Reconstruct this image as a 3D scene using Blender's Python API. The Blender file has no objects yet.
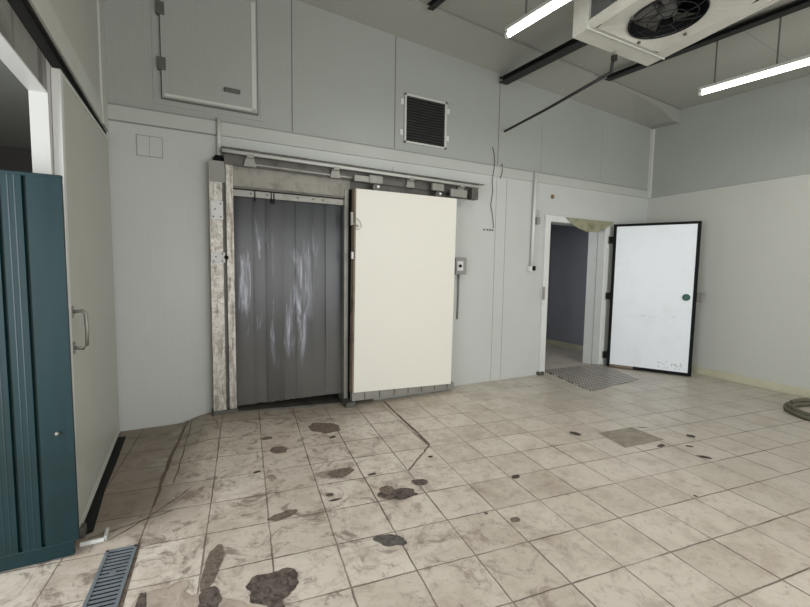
import bpy, bmesh, math, random
from mathutils import Vector, Matrix, noise
random.seed(7)
S = bpy.context.scene
C = S.collection
PI = math.pi
D = 4.173            # back wall plane (Y)
XR = 6.418           # right wall at the back corner
AL = math.radians(6.6475)
SX, SY, TOX, TOY = 0.31335, 0.31065, -0.2061, 1.4008

# ------------------------------------------------------------ materials
class NT:
    def __init__(s, m):
        s.t = m.node_tree; s.n = s.t.nodes; s.l = s.t.links
    def new(s, k, **kw):
        n = s.n.new(k)
        for a, b in kw.items(): setattr(n, a, b)
        return n
    def link(s, a, b): s.l.new(a, b)
    def math(s, op, a, b=None, c=None, clamp=False):
        n = s.new('ShaderNodeMath', operation=op); n.use_clamp = clamp
        for i, v in enumerate((a, b, c)):
            if v is None: continue
            if isinstance(v, (int, float)): n.inputs[i].default_value = v
            else: s.link(v, n.inputs[i])
        return n.outputs[0]
    def noise(s, vec, scale, detail=4, rough=.6, dist=0):
        n = s.new('ShaderNodeTexNoise'); n.inputs['Scale'].default_value = scale
        n.inputs['Detail'].default_value = detail; n.inputs['Roughness'].default_value = rough
        n.inputs['Distortion'].default_value = dist
        s.link(vec, n.inputs['Vector']); return n.outputs[0]
    def scale(s, vec, sc):
        n = s.new('ShaderNodeMapping'); n.inputs['Scale'].default_value = sc
        s.link(vec, n.inputs['Vector']); return n.outputs[0]
    def ramp(s, v, a, b, lo=0., hi=1.):
        n = s.new('ShaderNodeMapRange'); n.inputs[1].default_value = a; n.inputs[2].default_value = b
        n.inputs[3].default_value = lo; n.inputs[4].default_value = hi
        n.interpolation_type = 'SMOOTHSTEP'
        s.link(v, n.inputs[0]); return n.outputs[0]
    def mix(s, f, a, b, mode='MIX'):
        n = s.new('ShaderNodeMix', data_type='RGBA', blend_type=mode)
        for i, v in ((0, f), (6, a), (7, b)):
            if isinstance(v, (int, float)): n.inputs[i].default_value = v
            elif isinstance(v, tuple): n.inputs[i].default_value = (*v[:3], 1)
            else: s.link(v, n.inputs[i])
        return n.outputs[2]

def lin(r, g, b):
    f = lambda c: (c / 255 / 12.92) if c / 255 <= .04045 else ((c / 255 + .055) / 1.055) ** 2.4
    return (f(r), f(g), f(b))

def base(name):
    m = bpy.data.materials.new(name); m.use_nodes = True
    t = NT(m); p = t.n['Principled BSDF']
    return m, t, p

def mat(name, col, rough=.5, metal=0, spot=0, dark=None, dscale=3., bump=0, bscale=30, ribs=None, streak=0, spec=.5):
    """plain painted / metal surface with large soft mottling, optional grime and ribs"""
    m, t, p = base(name)
    geo = t.new('ShaderNodeNewGeometry').outputs['Position']
    c = col
    n1 = t.noise(geo, dscale, 5, .6, .3)
    k = dark if dark else tuple(x * .72 for x in col)
    amt = t.ramp(n1, .42, .78, 0, spot if spot else .25)
    colr = t.mix(amt, c, k)
    if streak:
        sv = t.scale(geo, (14, 14, .7)); n2 = t.noise(sv, 1.0, 4, .6)
        colr = t.mix(t.ramp(n2, .5, .75, 0, streak), colr, k)
    t.link(colr, p.inputs['Base Color'])
    p.inputs['Roughness'].default_value = rough
    p.inputs['Metallic'].default_value = metal
    p.inputs['Specular IOR Level'].default_value = spec
    h = None
    if ribs:
        axis, per, depth = ribs
        sep = t.new('ShaderNodeSeparateXYZ'); t.link(geo, sep.inputs[0])
        v = sep.outputs[axis]
        fr = t.math('FRACT', t.math('DIVIDE', v, per))
        d = t.math('ABSOLUTE', t.math('SUBTRACT', fr, .5))
        h = t.ramp(d, .38, .48, 0, 1)
        t.link(t.mix(t.math('MULTIPLY', h, min(.30, depth * .45)), colr, tuple(min(1, x * 1.5) for x in col)), p.inputs['Base Color'])  # ribs also lightened in the colour, as painted highlights that strengthen the relief
        b = t.new('ShaderNodeBump'); b.inputs['Strength'].default_value = depth; b.inputs['Distance'].default_value = .004
        t.link(h, b.inputs['Height']); t.link(b.outputs[0], p.inputs['Normal'])
    elif bump:
        n3 = t.noise(geo, bscale, 4, .6)
        b = t.new('ShaderNodeBump'); b.inputs['Strength'].default_value = bump; b.inputs['Distance'].default_value = .01
        t.link(n3, b.inputs['Height']); t.link(b.outputs[0], p.inputs['Normal'])
    return m

def emis(name, col, s):
    m, t, p = base(name)
    p.inputs['Base Color'].default_value = (*col, 1)
    p.inputs['Emission Color'].default_value = (*col, 1); p.inputs['Emission Strength'].default_value = s
    return m

def floor_mat():
    m, t, p = base('tiled_floor')
    geo = t.new('ShaderNodeNewGeometry').outputs['Position']
    sep = t.new('ShaderNodeSeparateXYZ'); t.link(geo, sep.inputs[0]); X, Y = sep.outputs[0], sep.outputs[1]
    ca, sa = math.cos(AL), math.sin(AL)
    # wobble so that grout is not ruler straight
    wob = t.math('MULTIPLY', t.math('SUBTRACT', t.noise(geo, 9, 3), .5), .010)
    tx = t.math('ADD', t.math('SUBTRACT', t.math('MULTIPLY', X, ca), t.math('MULTIPLY', Y, sa)), wob)
    ty = t.math('ADD', t.math('ADD', t.math('MULTIPLY', X, sa), t.math('MULTIPLY', Y, ca)), wob)
    u = t.math('DIVIDE', t.math('SUBTRACT', tx, TOX), SX); v = t.math('DIVIDE', t.math('SUBTRACT', ty, TOY), SY)
    def edge(w):
        f = t.math('FRACT', w); return t.math('SUBTRACT', .5, t.math('ABSOLUTE', t.math('SUBTRACT', f, .5)))
    eu, ev = edge(u), edge(v)
    e = t.math('MINIMUM', eu, ev)
    # tile id
    cmb = t.new('ShaderNodeCombineXYZ'); t.link(t.math('FLOOR', u), cmb.inputs[0]); t.link(t.math('FLOOR', v), cmb.inputs[1])
    wn = t.new('ShaderNodeTexWhiteNoise'); t.link(cmb.outputs[0], wn.inputs[0])
    tid = wn.outputs[0]
    # grout width varies
    gw = t.ramp(t.noise(geo, 2.2, 3), .35, .75, .004, .013)
    grout = t.math('SUBTRACT', 1, t.math('DIVIDE', t.math('SUBTRACT', e, gw), .010), clamp=True)
    gstr = t.math('MULTIPLY', grout, t.ramp(t.noise(geo, 1.4, 4), .30, .62, .42, .95))
    gstr = t.math('MULTIPLY', gstr, t.math('SUBTRACT', 1, t.math('MULTIPLY', t.ramp(Y, 2.0, 3.4), t.math('MULTIPLY', t.ramp(X, 1.6, 3.2), .6))))
    # tile colour
    c = t.mix(tid, lin(200, 189, 175), lin(216, 206, 193))
    stain = t.noise(geo, 3.4, 9, .72, .3)
    c = t.mix(t.ramp(stain, .42, .72, 0, .7), c, lin(166, 150, 134))
    vein = t.noise(geo, 17, 10, .78, .5)
    c = t.mix(t.ramp(vein, .50, .68, 0, .55), c, lin(140, 124, 110))
    # brown worn zone on the left, along the wall and the strip door
    dl = t.math('ADD', X, t.math('MULTIPLY', t.noise(geo, 4, 5), .5))
    left = t.math('SUBTRACT', 1, t.ramp(dl, .0, .42))
    left = t.math('MULTIPLY', left, t.ramp(Y, 2.35, 2.75))
    back = t.math('MULTIPLY', t.ramp(Y, 3.3, 4.15), t.math('SUBTRACT', 1, t.ramp(X, 1.5, 2.9)))
    c = t.mix(t.math('MULTIPLY', left, .80), c, lin(122, 108, 94))
    c = t.mix(t.math('MULTIPLY', back, .62), c, lin(122, 110, 92))
    # traffic dirt in the left half
    half = t.math('SUBTRACT', 1, t.ramp(X, .6, 2.6))
    dirt = t.math('MULTIPLY', t.ramp(t.noise(geo, 5.5, 9, .75, 1.2), .50, .62), t.math('MULTIPLY', half, .75))
    c = t.mix(dirt, c, lin(120, 103, 92))
    # right side: greyer and duller
    rt = t.ramp(X, 2.2, 4.6)
    c = t.mix(t.math('MULTIPLY', rt, .65), c, lin(166, 161, 151))
    # scratches
    vor = t.new('ShaderNodeTexVoronoi', feature='DISTANCE_TO_EDGE'); vor.inputs['Scale'].default_value = 2.1
    dv = t.new('ShaderNodeVectorMath', operation='ADD'); t.link(geo, dv.inputs[0])
    nn = t.new('ShaderNodeTexNoise'); nn.inputs['Scale'].default_value = 4; t.link(geo, nn.inputs['Vector'])
    sc = t.new('ShaderNodeVectorMath', operation='SCALE'); sc.inputs['Scale'].default_value = .35; t.link(nn.outputs[1], sc.inputs[0])
    t.link(sc.outputs[0], dv.inputs[1]); t.link(dv.outputs[0], vor.inputs['Vector'])
    crack = t.math('MULTIPLY', t.math('SUBTRACT', 1, t.ramp(vor.outputs[0], .002, .014)), t.math('MULTIPLY', half, .14))
    c = t.mix(crack, c, lin(96, 82, 74))
    c = t.mix(gstr, c, lin(100, 88, 76))
    t.link(c, p.inputs['Base Color'])
    r = t.ramp(stain, .35, .7, .30, .50)
    r = t.math('ADD', r, t.math('MULTIPLY', grout, .3), clamp=True)
    t.link(r, p.inputs['Roughness'])
    p.inputs['Specular IOR Level'].default_value = .45
    b = t.new('ShaderNodeBump'); b.inputs['Strength'].default_value = .55; b.inputs['Distance'].default_value = .004
    hh = t.math('SUBTRACT', t.math('MULTIPLY', vein, .25), t.math('MULTIPLY', grout, .8))
    t.link(hh, b.inputs['Height']); t.link(b.outputs[0], p.inputs['Normal'])
    return m

def strip_mat():
    m, t, p = base('dark_pvc_strip')
    geo = t.new('ShaderNodeNewGeometry').outputs['Position']
    v = t.scale(geo, (9, 4, 1.1)); n = t.noise(v, 1.0, 5, .6, .6)
    v2 = t.scale(geo, (45, 10, 3.5)); n2 = t.noise(v2, 1.0, 4, .6, .3)
    smear = t.math('MULTIPLY', t.ramp(n, .50, .64), t.ramp(n2, .38, .62, .25, 1))
    sep = t.new('ShaderNodeSeparateXYZ'); t.link(geo, sep.inputs[0])
    z = sep.outputs[2]
    band = t.math('MULTIPLY', t.ramp(z, .35, .8), t.math('SUBTRACT', 1, t.ramp(z, 1.55, 1.95)))
    smear = t.math('MULTIPLY', smear, band)
    smear = t.math('MULTIPLY', smear, t.math('SUBTRACT', 1, t.ramp(sep.outputs[0], 1.0, 1.25)))
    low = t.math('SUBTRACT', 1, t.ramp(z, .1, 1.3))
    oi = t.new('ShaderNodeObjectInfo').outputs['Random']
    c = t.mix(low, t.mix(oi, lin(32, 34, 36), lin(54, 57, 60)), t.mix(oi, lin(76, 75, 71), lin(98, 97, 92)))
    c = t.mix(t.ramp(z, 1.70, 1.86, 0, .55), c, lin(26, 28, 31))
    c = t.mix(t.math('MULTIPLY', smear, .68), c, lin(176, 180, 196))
    t.link(c, p.inputs['Base Color'])
    p.inputs['Roughness'].default_value = .28
    p.inputs['Specular IOR Level'].default_value = .6
    tr = t.new('ShaderNodeBsdfTransparent'); tr.inputs[0].default_value = (.55, .58, .6, 1)
    mx = t.new('ShaderNodeMixShader')
    t.link(t.math('MULTIPLY', t.math('SUBTRACT', 1, smear), .22), mx.inputs[0])
    t.link(p.outputs[0], mx.inputs[1]); t.link(tr.outputs[0], mx.inputs[2])
    t.link(mx.outputs[0], t.n['Material Output'].inputs[0])
    return m

def worn_steel():
    m, t, p = base('worn_stainless')
    geo = t.new('ShaderNodeNewGeometry').outputs['Position']
    n = t.noise(geo, 30, 9, .75, .6); v = t.scale(geo, (14, 6, 1.6)); n2 = t.noise(v, 1.6, 8, .8, .5)
    c = t.mix(t.ramp(n, .42, .66), lin(190, 187, 180), lin(160, 155, 146))
    c = t.mix(t.ramp(n2, .46, .62, 0, .75), c, lin(112, 102, 90))
    t.link(c, p.inputs['Base Color']); p.inputs['Metallic'].default_value = .6
    t.link(t.ramp(n, .3, .7, .28, .55), p.inputs['Roughness'])
    b = t.new('ShaderNodeBump'); b.inputs['Strength'].default_value = .5; b.inputs['Distance'].default_value = .01
    t.link(n, b.inputs['Height']); t.link(b.outputs[0], p.inputs['Normal'])
    return m

def patch_mat(name, a, bcol, sc=40):
    m, t, p = base(name)
    geo = t.new('ShaderNodeNewGeometry').outputs['Position']
    n = t.noise(geo, sc, 8, .7, .8)
    t.link(t.mix(t.ramp(n, .40, .62), a, bcol), p.inputs['Base Color'])
    p.inputs['Roughness'].default_value = .7
    b = t.new('ShaderNodeBump'); b.inputs['Strength'].default_value = .8; b.inputs['Distance'].default_value = .01
    t.link(n, b.inputs['Height']); t.link(b.outputs[0], p.inputs['Normal'])
    return m

def plate_mat():
    m, t, p = base('chequer_plate')
    tc = t.new('ShaderNodeTexCoord').outputs['Object']
    sep = t.new('ShaderNodeSeparateXYZ'); t.link(tc, sep.inputs[0]); x, y = sep.outputs[0], sep.outputs[1]
    a = t.math('SINE', t.math('MULTIPLY', t.math('ADD', x, y), 62)); b2 = t.math('SINE', t.math('MULTIPLY', t.math('SUBTRACT', x, y), 62))
    h = t.ramp(t.math('MULTIPLY', a, b2), .1, .5)
    n = t.noise(tc, 7, 5)
    c = t.mix(h, lin(104, 100, 94), lin(206, 200, 190))
    c = t.mix(t.ramp(n, .45, .7, 0, .5), c, lin(120, 110, 98))
    t.link(c, p.inputs['Base Color']); p.inputs['Metallic'].default_value = .15; p.inputs['Roughness'].default_value = .42
    b = t.new('ShaderNodeBump'); b.inputs['Strength'].default_value = .8; b.inputs['Distance'].default_value = .004
    t.link(h, b.inputs['Height']); t.link(b.outputs[0], p.inputs['Normal'])
    return m

M = {}
M['wall'] = mat('grey_white_wall_panel', lin(184, 187, 183), .42, spot=.25, dark=lin(166, 168, 161), dscale=1.1, ribs=(0, .05, .06))
M['wall_up'] = mat('grey_wall_panel_upper', lin(156, 160, 154), .42, spot=.2, dark=lin(138, 141, 134), dscale=1.0, ribs=(0, .05, .08))
M['wall_r'] = mat('cream_wall_panel', lin(184, 185, 178), .5, spot=.25, dark=lin(170, 171, 162), dscale=.9)
M['wall_ru'] = mat('grey_wall_panel_side', lin(156, 160, 154), .38, spot=.2, dark=lin(140, 143, 136), dscale=1.0, ribs=(1, .085, .10))
M['wall_l'] = mat('white_ribbed_panel_side', lin(176, 177, 168), .40, spot=.2, dark=lin(152, 152, 143), dscale=1.2, ribs=(1, .055, .55))
M['ceiling'] = mat('ceiling_panel', lin(160, 161, 153), .55, spot=.25, dark=lin(140, 140, 130), dscale=.8)
M['strip_panel'] = mat('ceiling_strip_panel', lin(152, 153, 146), .55, spot=.25, dark=lin(134, 135, 127), dscale=.8)  # ceiling colour darkened to offset the daylight on the strip's face
M['trim'] = mat('pale_trim', lin(192, 194, 187), .45, spot=.3, dark=lin(165, 164, 150), dscale=3)
M['base'] = mat('greenish_cream_skirting', lin(186, 184, 160), .5, spot=.4, dark=lin(150, 146, 118), dscale=4)
M['trim_w'] = mat('grey_wall_trim', lin(174, 177, 171), .45, spot=.3, dark=lin(158, 160, 152), dscale=2)
M['louvre'] = mat('charcoal_louvre', lin(52, 52, 52), .6)
M['seam'] = mat('dark_joint', lin(100, 101, 95), .7)
M['seam_soft'] = mat('grey_joint', lin(142, 144, 138), .7)
M['black'] = mat('black_rubber', lin(8, 9, 10), .7, spec=.2)
M['gap'] = mat('black_gap', lin(9, 8, 8), .9)
M['beam'] = mat('black_steel', lin(26, 26, 26), .6)
M['green'] = mat('dark_green_sheet', lin(8, 40, 44), .42, spot=.6, dark=lin(5, 24, 27), dscale=2.5, streak=.6, spec=.35)
M['white'] = mat('white_paint', lin(205, 207, 204), .4, spot=.3, dark=lin(178, 178, 168), dscale=4)
M['jamb'] = mat('jamb_white', lin(182, 182, 178), .45, spot=.3, dark=lin(170, 170, 160), dscale=3)
M['cream'] = mat('cream_door_sheet', lin(218, 216, 206), .5, spot=.15, dark=lin(206, 202, 188), dscale=.9)
M['cream_edge'] = mat('tan_door_edge', lin(120, 106, 88), .6, spot=.8, dark=lin(62, 50, 40), dscale=7)
M['door_white'] = mat('stained_white_door', lin(222, 227, 232), .36, spot=.35, dark=lin(200, 204, 202), dscale=3, bump=.18, bscale=5)
M['steel'] = worn_steel()
M['steel_plain'] = mat('brushed_grey_steel', lin(140, 139, 132), .42, metal=.45, spot=.6, dark=lin(96, 92, 84), dscale=6)
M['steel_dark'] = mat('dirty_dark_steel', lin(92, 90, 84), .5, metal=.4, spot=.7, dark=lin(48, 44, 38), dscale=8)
M['galv'] = mat('galvanised_grating', lin(150, 158, 166), .4, metal=.6, spot=.5, dark=lin(110, 116, 122), dscale=15)
M['strip'] = strip_mat()
M['plate'] = plate_mat()
M['cement'] = patch_mat('bare_cement', lin(126, 112, 100), lin(92, 79, 69))
M['cement_d'] = patch_mat('dark_wet_cement', lin(106, 94, 86), lin(60, 51, 47), 28)
M['cement_g'] = patch_mat('grey_cement', lin(102, 96, 90), lin(72, 66, 62), 30)
M['chip'] = patch_mat('chipped_dark_grout', lin(84, 74, 62), lin(52, 44, 38))
M['worn'] = patch_mat('worn_brown_tile', lin(178, 164, 150), lin(156, 141, 127), 9)
M['crackc'] = patch_mat('brown_crack', lin(112, 98, 86), lin(88, 76, 66), 30)
M['hatchtile'] = patch_mat('dull_green_grey_tile', lin(152, 144, 130), lin(134, 126, 112), 8)
M['evap'] = mat('offwhite_cooler_casing', lin(186, 185, 176), .5, spot=.4, dark=lin(160, 158, 146), dscale=4)
M['coil'] = mat('grey_cooler_coil', lin(86, 88, 86), .6, ribs=(1, .008, .8))
M['plastic_d'] = mat('dark_grey_plastic', lin(84, 84, 80), .5)
M['grey_box'] = mat('grey_plastic_box', lin(136, 136, 130), .5)
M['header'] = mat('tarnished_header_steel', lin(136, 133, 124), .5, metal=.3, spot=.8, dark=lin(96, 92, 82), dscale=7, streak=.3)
M['lintel'] = mat('grimy_lintel', lin(128, 128, 122), .5, spot=.7, dark=lin(58, 56, 52), dscale=3, streak=.9)
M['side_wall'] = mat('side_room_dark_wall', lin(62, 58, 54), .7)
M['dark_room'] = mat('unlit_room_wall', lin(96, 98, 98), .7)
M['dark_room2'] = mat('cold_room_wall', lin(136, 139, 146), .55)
M['rust'] = mat('yellow_brown_stain', lin(140, 140, 116), .6, spot=.9, dark=lin(108, 102, 74), dscale=9)
M['knob_green'] = mat('green_release_knob', lin(14, 78, 62), .4)
M['hose'] = mat('olive_grey_hose', lin(92, 88, 74), .6, spot=.5, dark=lin(58, 54, 44), dscale=12)
M['tube'] = emis('fluorescent_tube', (1, .98, .94), 9)
M['fan'] = mat('black_fan', lin(16, 17, 18), .6, spec=.3)
M['brownspot'] = mat('brown_plug', lin(120, 96, 66), .6)
M['floor'] = floor_mat()

# ------------------------------------------------------------ mesh helpers
def B(): return bmesh.new()
def bx(bm, x0, x1, y0, y1, z0, z1, mtx=None):
    vs = [bm.verts.new(((x0, x1)[i & 1], (y0, y1)[i >> 1 & 1], (z0, z1)[i >> 2 & 1])) for i in range(8)]
    if mtx is not None:
        for v in vs: v.co = mtx @ v.co
    for f in ((0, 2, 3, 1), (4, 5, 7, 6), (0, 1, 5, 4), (2, 6, 7, 3), (0, 4, 6, 2), (1, 3, 7, 5)):
        bm.faces.new([vs[i] for i in f])
    return vs
def prism(bm, pts, axis, a, b):
    """extrude 2-D outline along axis between a and b"""
    def P(p, t):
        return {0: (t, p[0], p[1]), 1: (p[0], t, p[1]), 2: (p[0], p[1], t)}[axis]
    va = [bm.verts.new(P(p, a)) for p in pts]; vb = [bm.verts.new(P(p, b)) for p in pts]
    bm.faces.new(va); bm.faces.new(vb[::-1]); n = len(pts)
    for i in range(n): bm.faces.new((va[i], vb[i], vb[(i + 1) % n], va[(i + 1) % n]))
def tube(bm, pts, r, seg=10, cap=True):
    pts = [Vector(p) for p in pts]; rings = []
    up = Vector((0, 0, 1))
    for i, p in enumerate(pts):
        d = (pts[min(i + 1, len(pts) - 1)] - pts[max(i - 1, 0)]).normalized()
        ref = up if abs(d.dot(up)) < .9 else Vector((1, 0, 0))
        a = d.cross(ref).normalized(); b = d.cross(a)
        rr = r[i] if isinstance(r, (list, tuple)) else r
        rings.append([bm.verts.new(p + a * math.cos(2 * PI * k / seg) * rr + b * math.sin(2 * PI * k / seg) * rr) for k in range(seg)])
    for i in range(len(rings) - 1):
        for k in range(seg):
            bm.faces.new((rings[i][k], rings[i][(k + 1) % seg], rings[i + 1][(k + 1) % seg], rings[i + 1][k]))
    if cap: bm.faces.new(rings[0][::-1]); bm.faces.new(rings[-1])
def ribbon(bm, pts, w, z=.002):
    L = []
    for i, p in enumerate(pts):
        a = Vector(pts[max(i - 1, 0)]); b = Vector(pts[min(i + 1, len(pts) - 1)])
        d = (b - a).normalized(); n = Vector((-d.y, d.x)); ww = w * (.6 + .8 * random.random()) * .5
        zz = z + hz(p[0], p[1])
        L.append((bm.verts.new((p[0] + n.x * ww, p[1] + n.y * ww, zz)), bm.verts.new((p[0] - n.x * ww, p[1] - n.y * ww, zz))))
    for i in range(len(L) - 1): bm.faces.new((L[i][0], L[i + 1][0], L[i + 1][1], L[i][1]))
def obj(name, bm, m, parent=None, bevel=0, smooth=False, loc=None):
    bmesh.ops.recalc_face_normals(bm, faces=bm.faces)
    me = bpy.data.meshes.new(name); bm.to_mesh(me); bm.free()
    o = bpy.data.objects.new(name, me); C.objects.link(o)
    me.materials.append(M[m] if isinstance(m, str) else m)
    if smooth:
        for f in me.polygons: f.use_smooth = True
    if loc: o.location = loc
    if bevel:
        md = o.modifiers.new('bevel', 'BEVEL'); md.width = bevel; md.segments = 2; md.limit_method = 'ANGLE'
    if parent is not None:
        o.parent = parent
        o.matrix_parent_inverse = Matrix.Translation(parent.location).inverted() if not parent.get('local') else Matrix()
    return o
def thing(name, label, cat, loc=(0, 0, 0), group=None, local=False, rotz=0):
    o = bpy.data.objects.new(name, None); C.objects.link(o); o.location = loc; o.rotation_euler = (0, 0, rotz)
    o.empty_display_size = .1
    o['label'] = label; o['category'] = cat
    if group: o['group'] = group
    if local: o['local'] = 1
    return o
def tag(o, label, cat, group=None):
    o['label'] = label; o['category'] = cat
    if group: o['group'] = group
    return o
def struct(name, bm, m, parent=None, bevel=0):
    o = obj(name, bm, m, parent, bevel)
    if parent is None: o['kind'] = 'structure'
    return o
def box(name, m, x0, x1, y0, y1, z0, z1, parent=None, bevel=0):
    b = B(); bx(b, x0, x1, y0, y1, z0, z1); return obj(name, b, m, parent, bevel)
def ceil_z(x, y): return 3.77 + .052 * (6.4 - x) - .07 * (3.76 - y)

# ------------------------------------------------------------ setting
def sst(v, a, b_):
    t_ = max(0., min(1., (v - a) / (b_ - a))); return t_ * t_ * (3 - 2 * t_)
def hz(x, y):
    """height of the low tiled ramp that rises to the strip-curtain doorway"""
    if y > 4.33: return 0.
    fx = sst(x, -.10, .16) * (1 - .75 * sst(x, .4, 1.1)) * (1 - sst(x, 1.1, 1.55))
    return .062 * sst(y, 2.9, 4.15) * fx
b = B()
xs_ = [-3.2] + [-.3 + .05 * k for k in range(41)] + [7.6]; ys_ = [-3.1] + [2.8 + .05 * k for k in range(32)] + [6.6]
gv = [[b.verts.new((x, y, hz(x, y))) for x in xs_] for y in ys_]
for j in range(len(ys_) - 1):
    for i in range(len(xs_) - 1): b.faces.new((gv[j][i], gv[j][i + 1], gv[j + 1][i + 1], gv[j + 1][i]))
floor = struct('floor', b, 'floor')
for f in floor.data.polygons: f.use_smooth = True

# back wall with two door openings: strip door X .40..1.45 z<2.12 ; hinged door X 4.33..5.50 z<2.08
TH = .16
b = B()
for x0, x1, z0, z1 in ((-.75, .38, 0, 2.56), (.38, 1.47, 2.13, 2.56), (1.47, 4.33, 0, 2.56), (4.33, 5.50, 2.07, 2.56), (5.50, 6.7, 0, 2.56)):
    bx(b, x0, x1, D, D + TH, z0, z1)
wb = struct('wall_back', b, 'wall')
b = B(); bx(b, -.75, 6.7, D, D + TH, 2.56, 4.25)
obj('upper_panel', b, 'wall_up', wb)
b = B()
for x, z0, z1 in ((.935, 2.70, 3.95), (2.02, 2.70, 3.9), (3.43, 2.70, 3.8)):
    bx(b, x - .004, x + .004, D - .002, D + .01, z0, z1)
obj('panel_joint', b, 'seam', wb)
b = B()
for x, z0, z1 in ((3.425, 0, 2.55), (3.585, 0, 2.55), (1.49, 2.55, 2.56), (4.14, 2.70, 3.3), (5.3, 2.7, 3.5), (2.0, 2.3, 2.5)):
    bx(b, x - .003, x + .003, D - .0015, D + .01, z0, z1)
obj('faint_joint', b, 'seam_soft', wb)

# right wall (not quite square to the back wall)
dr = Vector((-.046, -.999, 0)).normalized(); nr = Vector((-dr.y, dr.x, 0)) * -1   # nr points into the room
nr = Vector((-.999, .046, 0))
def rw(s, off, z): return Vector((XR, D, 0)) + dr * s + nr * off + Vector((0, 0, z))
def rwbox(bm, s0, s1, o0, o1, z0, z1):
    vs = [bm.verts.new(rw((s0, s1)[i & 1], (o0, o1)[i >> 1 & 1], (z0, z1)[i >> 2 & 1])) for i in range(8)]
    for f in ((0, 2, 3, 1), (4, 5, 7, 6), (0, 1, 5, 4), (2, 6, 7, 3), (0, 4, 6, 2), (1, 3, 7, 5)): bm.faces.new([vs[i] for i in f])
b = B(); rwbox(b, -.2, 7.4, -.15, 0, 0, 2.545); wr = struct('wall_right', b, 'wall_r')
b = B(); rwbox(b, -.2, 7.4, -.15, -.008, 2.545, 4.25); obj('upper_panel', b, 'wall_ru', wr)
b = B(); rwbox(b, 0, 7.2, 0, .012, .0, .10); struct('baseboard_right', b, 'base', bevel=.004)
b = B(); rwbox(b, 0, 7.2, -.008, .006, 2.54, 2.555); struct('trim_2', b, 'trim')
b = B(); rwbox(b, .0, .045, -.008, .03, 2.56, 3.6); struct('trim_3', b, 'trim')
# trim strip across the back wall
b = B(); prism(b, [(D, 2.56), (D - .012, 2.565), (D - .016, 2.675), (D - .004, 2.692), (D, 2.692)], 0, -.53, 6.41)
tr1 = struct('trim_1', b, 'trim_w')
b = B(); bx(b, -.53, 6.41, D - .0165, D - .006, 2.680, 2.688); bx(b, -.53, .28, D - .008, D, 2.554, 2.559); obj('joint_line', b, 'seam_soft', tr1)  # grey lines at the trim joint and the panel edge below

# left wall: opening Y -.2..2.6, z < 2.2 ; lower face X=-.58, upper cover X=-.53
XL = -.556
b = B()
bx(b, XL - .07, XL, 2.6, D + .1, 0, 2.46); bx(b, XL - .07, XL, -3.1, -.2, 0, 2.46)
wl = struct('wall_left', b, 'jamb')
b = B(); bx(b, XL - .07, XL, -.2, 2.6, 2.21, 2.46); obj('lintel', b, 'lintel', wl)
b = B(); bx(b, XL - .071, XL - .001, -.2, 2.6, 2.202, 2.212); obj('lintel_soffit', b, 'white', wl)
b = B(); bx(b, XL - .07, -.53, -3.1, D, 2.462, 4.3); obj('upper_cover', b, 'wall_l', wl)
b = B(); bx(b, XL - .03, -.524, -3.1, D - .2, 2.455, 2.60); obj('cover_edge', b, 'trim', wl)
b = B(); bx(b, XL, XL + .004, -.2, D, 2.36, 2.455); bx(b, XL, -.535, -.2, D, 2.44, 2.454); obj('track_shadow_slot', b, 'gap', wl)
b = B(); bx(b, -.53, -.518, D - .24, D, 2.462, 4.2); struct('trim_4', b, 'trim')
# front wall behind the camera
b = B(); bx(b, -.75, 7.6, -3.25, -3.1, 0, 4.6); struct('wall_front', b, 'wall')

# ceiling: main sloped sheet + lower strip along the back wall
b = B()
Yc = (-3.2, 3.76)
g = [b.verts.new((x, y, ceil_z(x, y))) for x, y in ((-.7, Yc[0]), (7.0, Yc[0]), (7.0, Yc[1]), (-.7, Yc[1]))]
b.faces.new(g)
g2 = [b.verts.new((v.co.x, v.co.y, v.co.z + .12)) for v in g]; b.faces.new(g2[::-1])
ce = struct('ceiling', b, 'ceiling')
def zs(x, y): return ceil_z(x, 3.76) - .19 + .10 * (y - 3.76)   # strip underside
b = B()
rows = []
for x, dr_ in ((-.7, .012), (3.0, .012), (5.3, .03), (6.0, .10), (6.25, .19), (7.0, .19)):
    rows.append([b.verts.new(p) for p in ((x, 3.76, ceil_z(x, 3.76) + .1), (x, 3.76, ceil_z(x, 3.76) - dr_), (x, 4.173, zs(x, 4.173)), (x, 4.3, zs(x, 4.3)), (x, 4.3, ceil_z(x, 3.76) + .1))])
for r0, r1 in zip(rows, rows[1:]):
    for k in range(4): b.faces.new((r0[k], r0[k + 1], r1[k + 1], r1[k]))
obj('lower_strip', b, 'strip_panel', ce)
b = B()
v = [b.verts.new((x, y, ceil_z(x, y) - .001)) for x, y in ((-.5, 3.735), (6.4, 3.735), (6.4, 3.757), (-.5, 3.757))]; b.faces.new(v)
v = [b.verts.new((x, y, ceil_z(x, y) - .001)) for x, y in ((-.5, 2.28), (6.4, 2.28), (6.4, 2.288), (-.5, 2.288))]; b.faces.new(v)
obj('ceiling_joint', b, 'seam_soft', ce)

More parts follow.
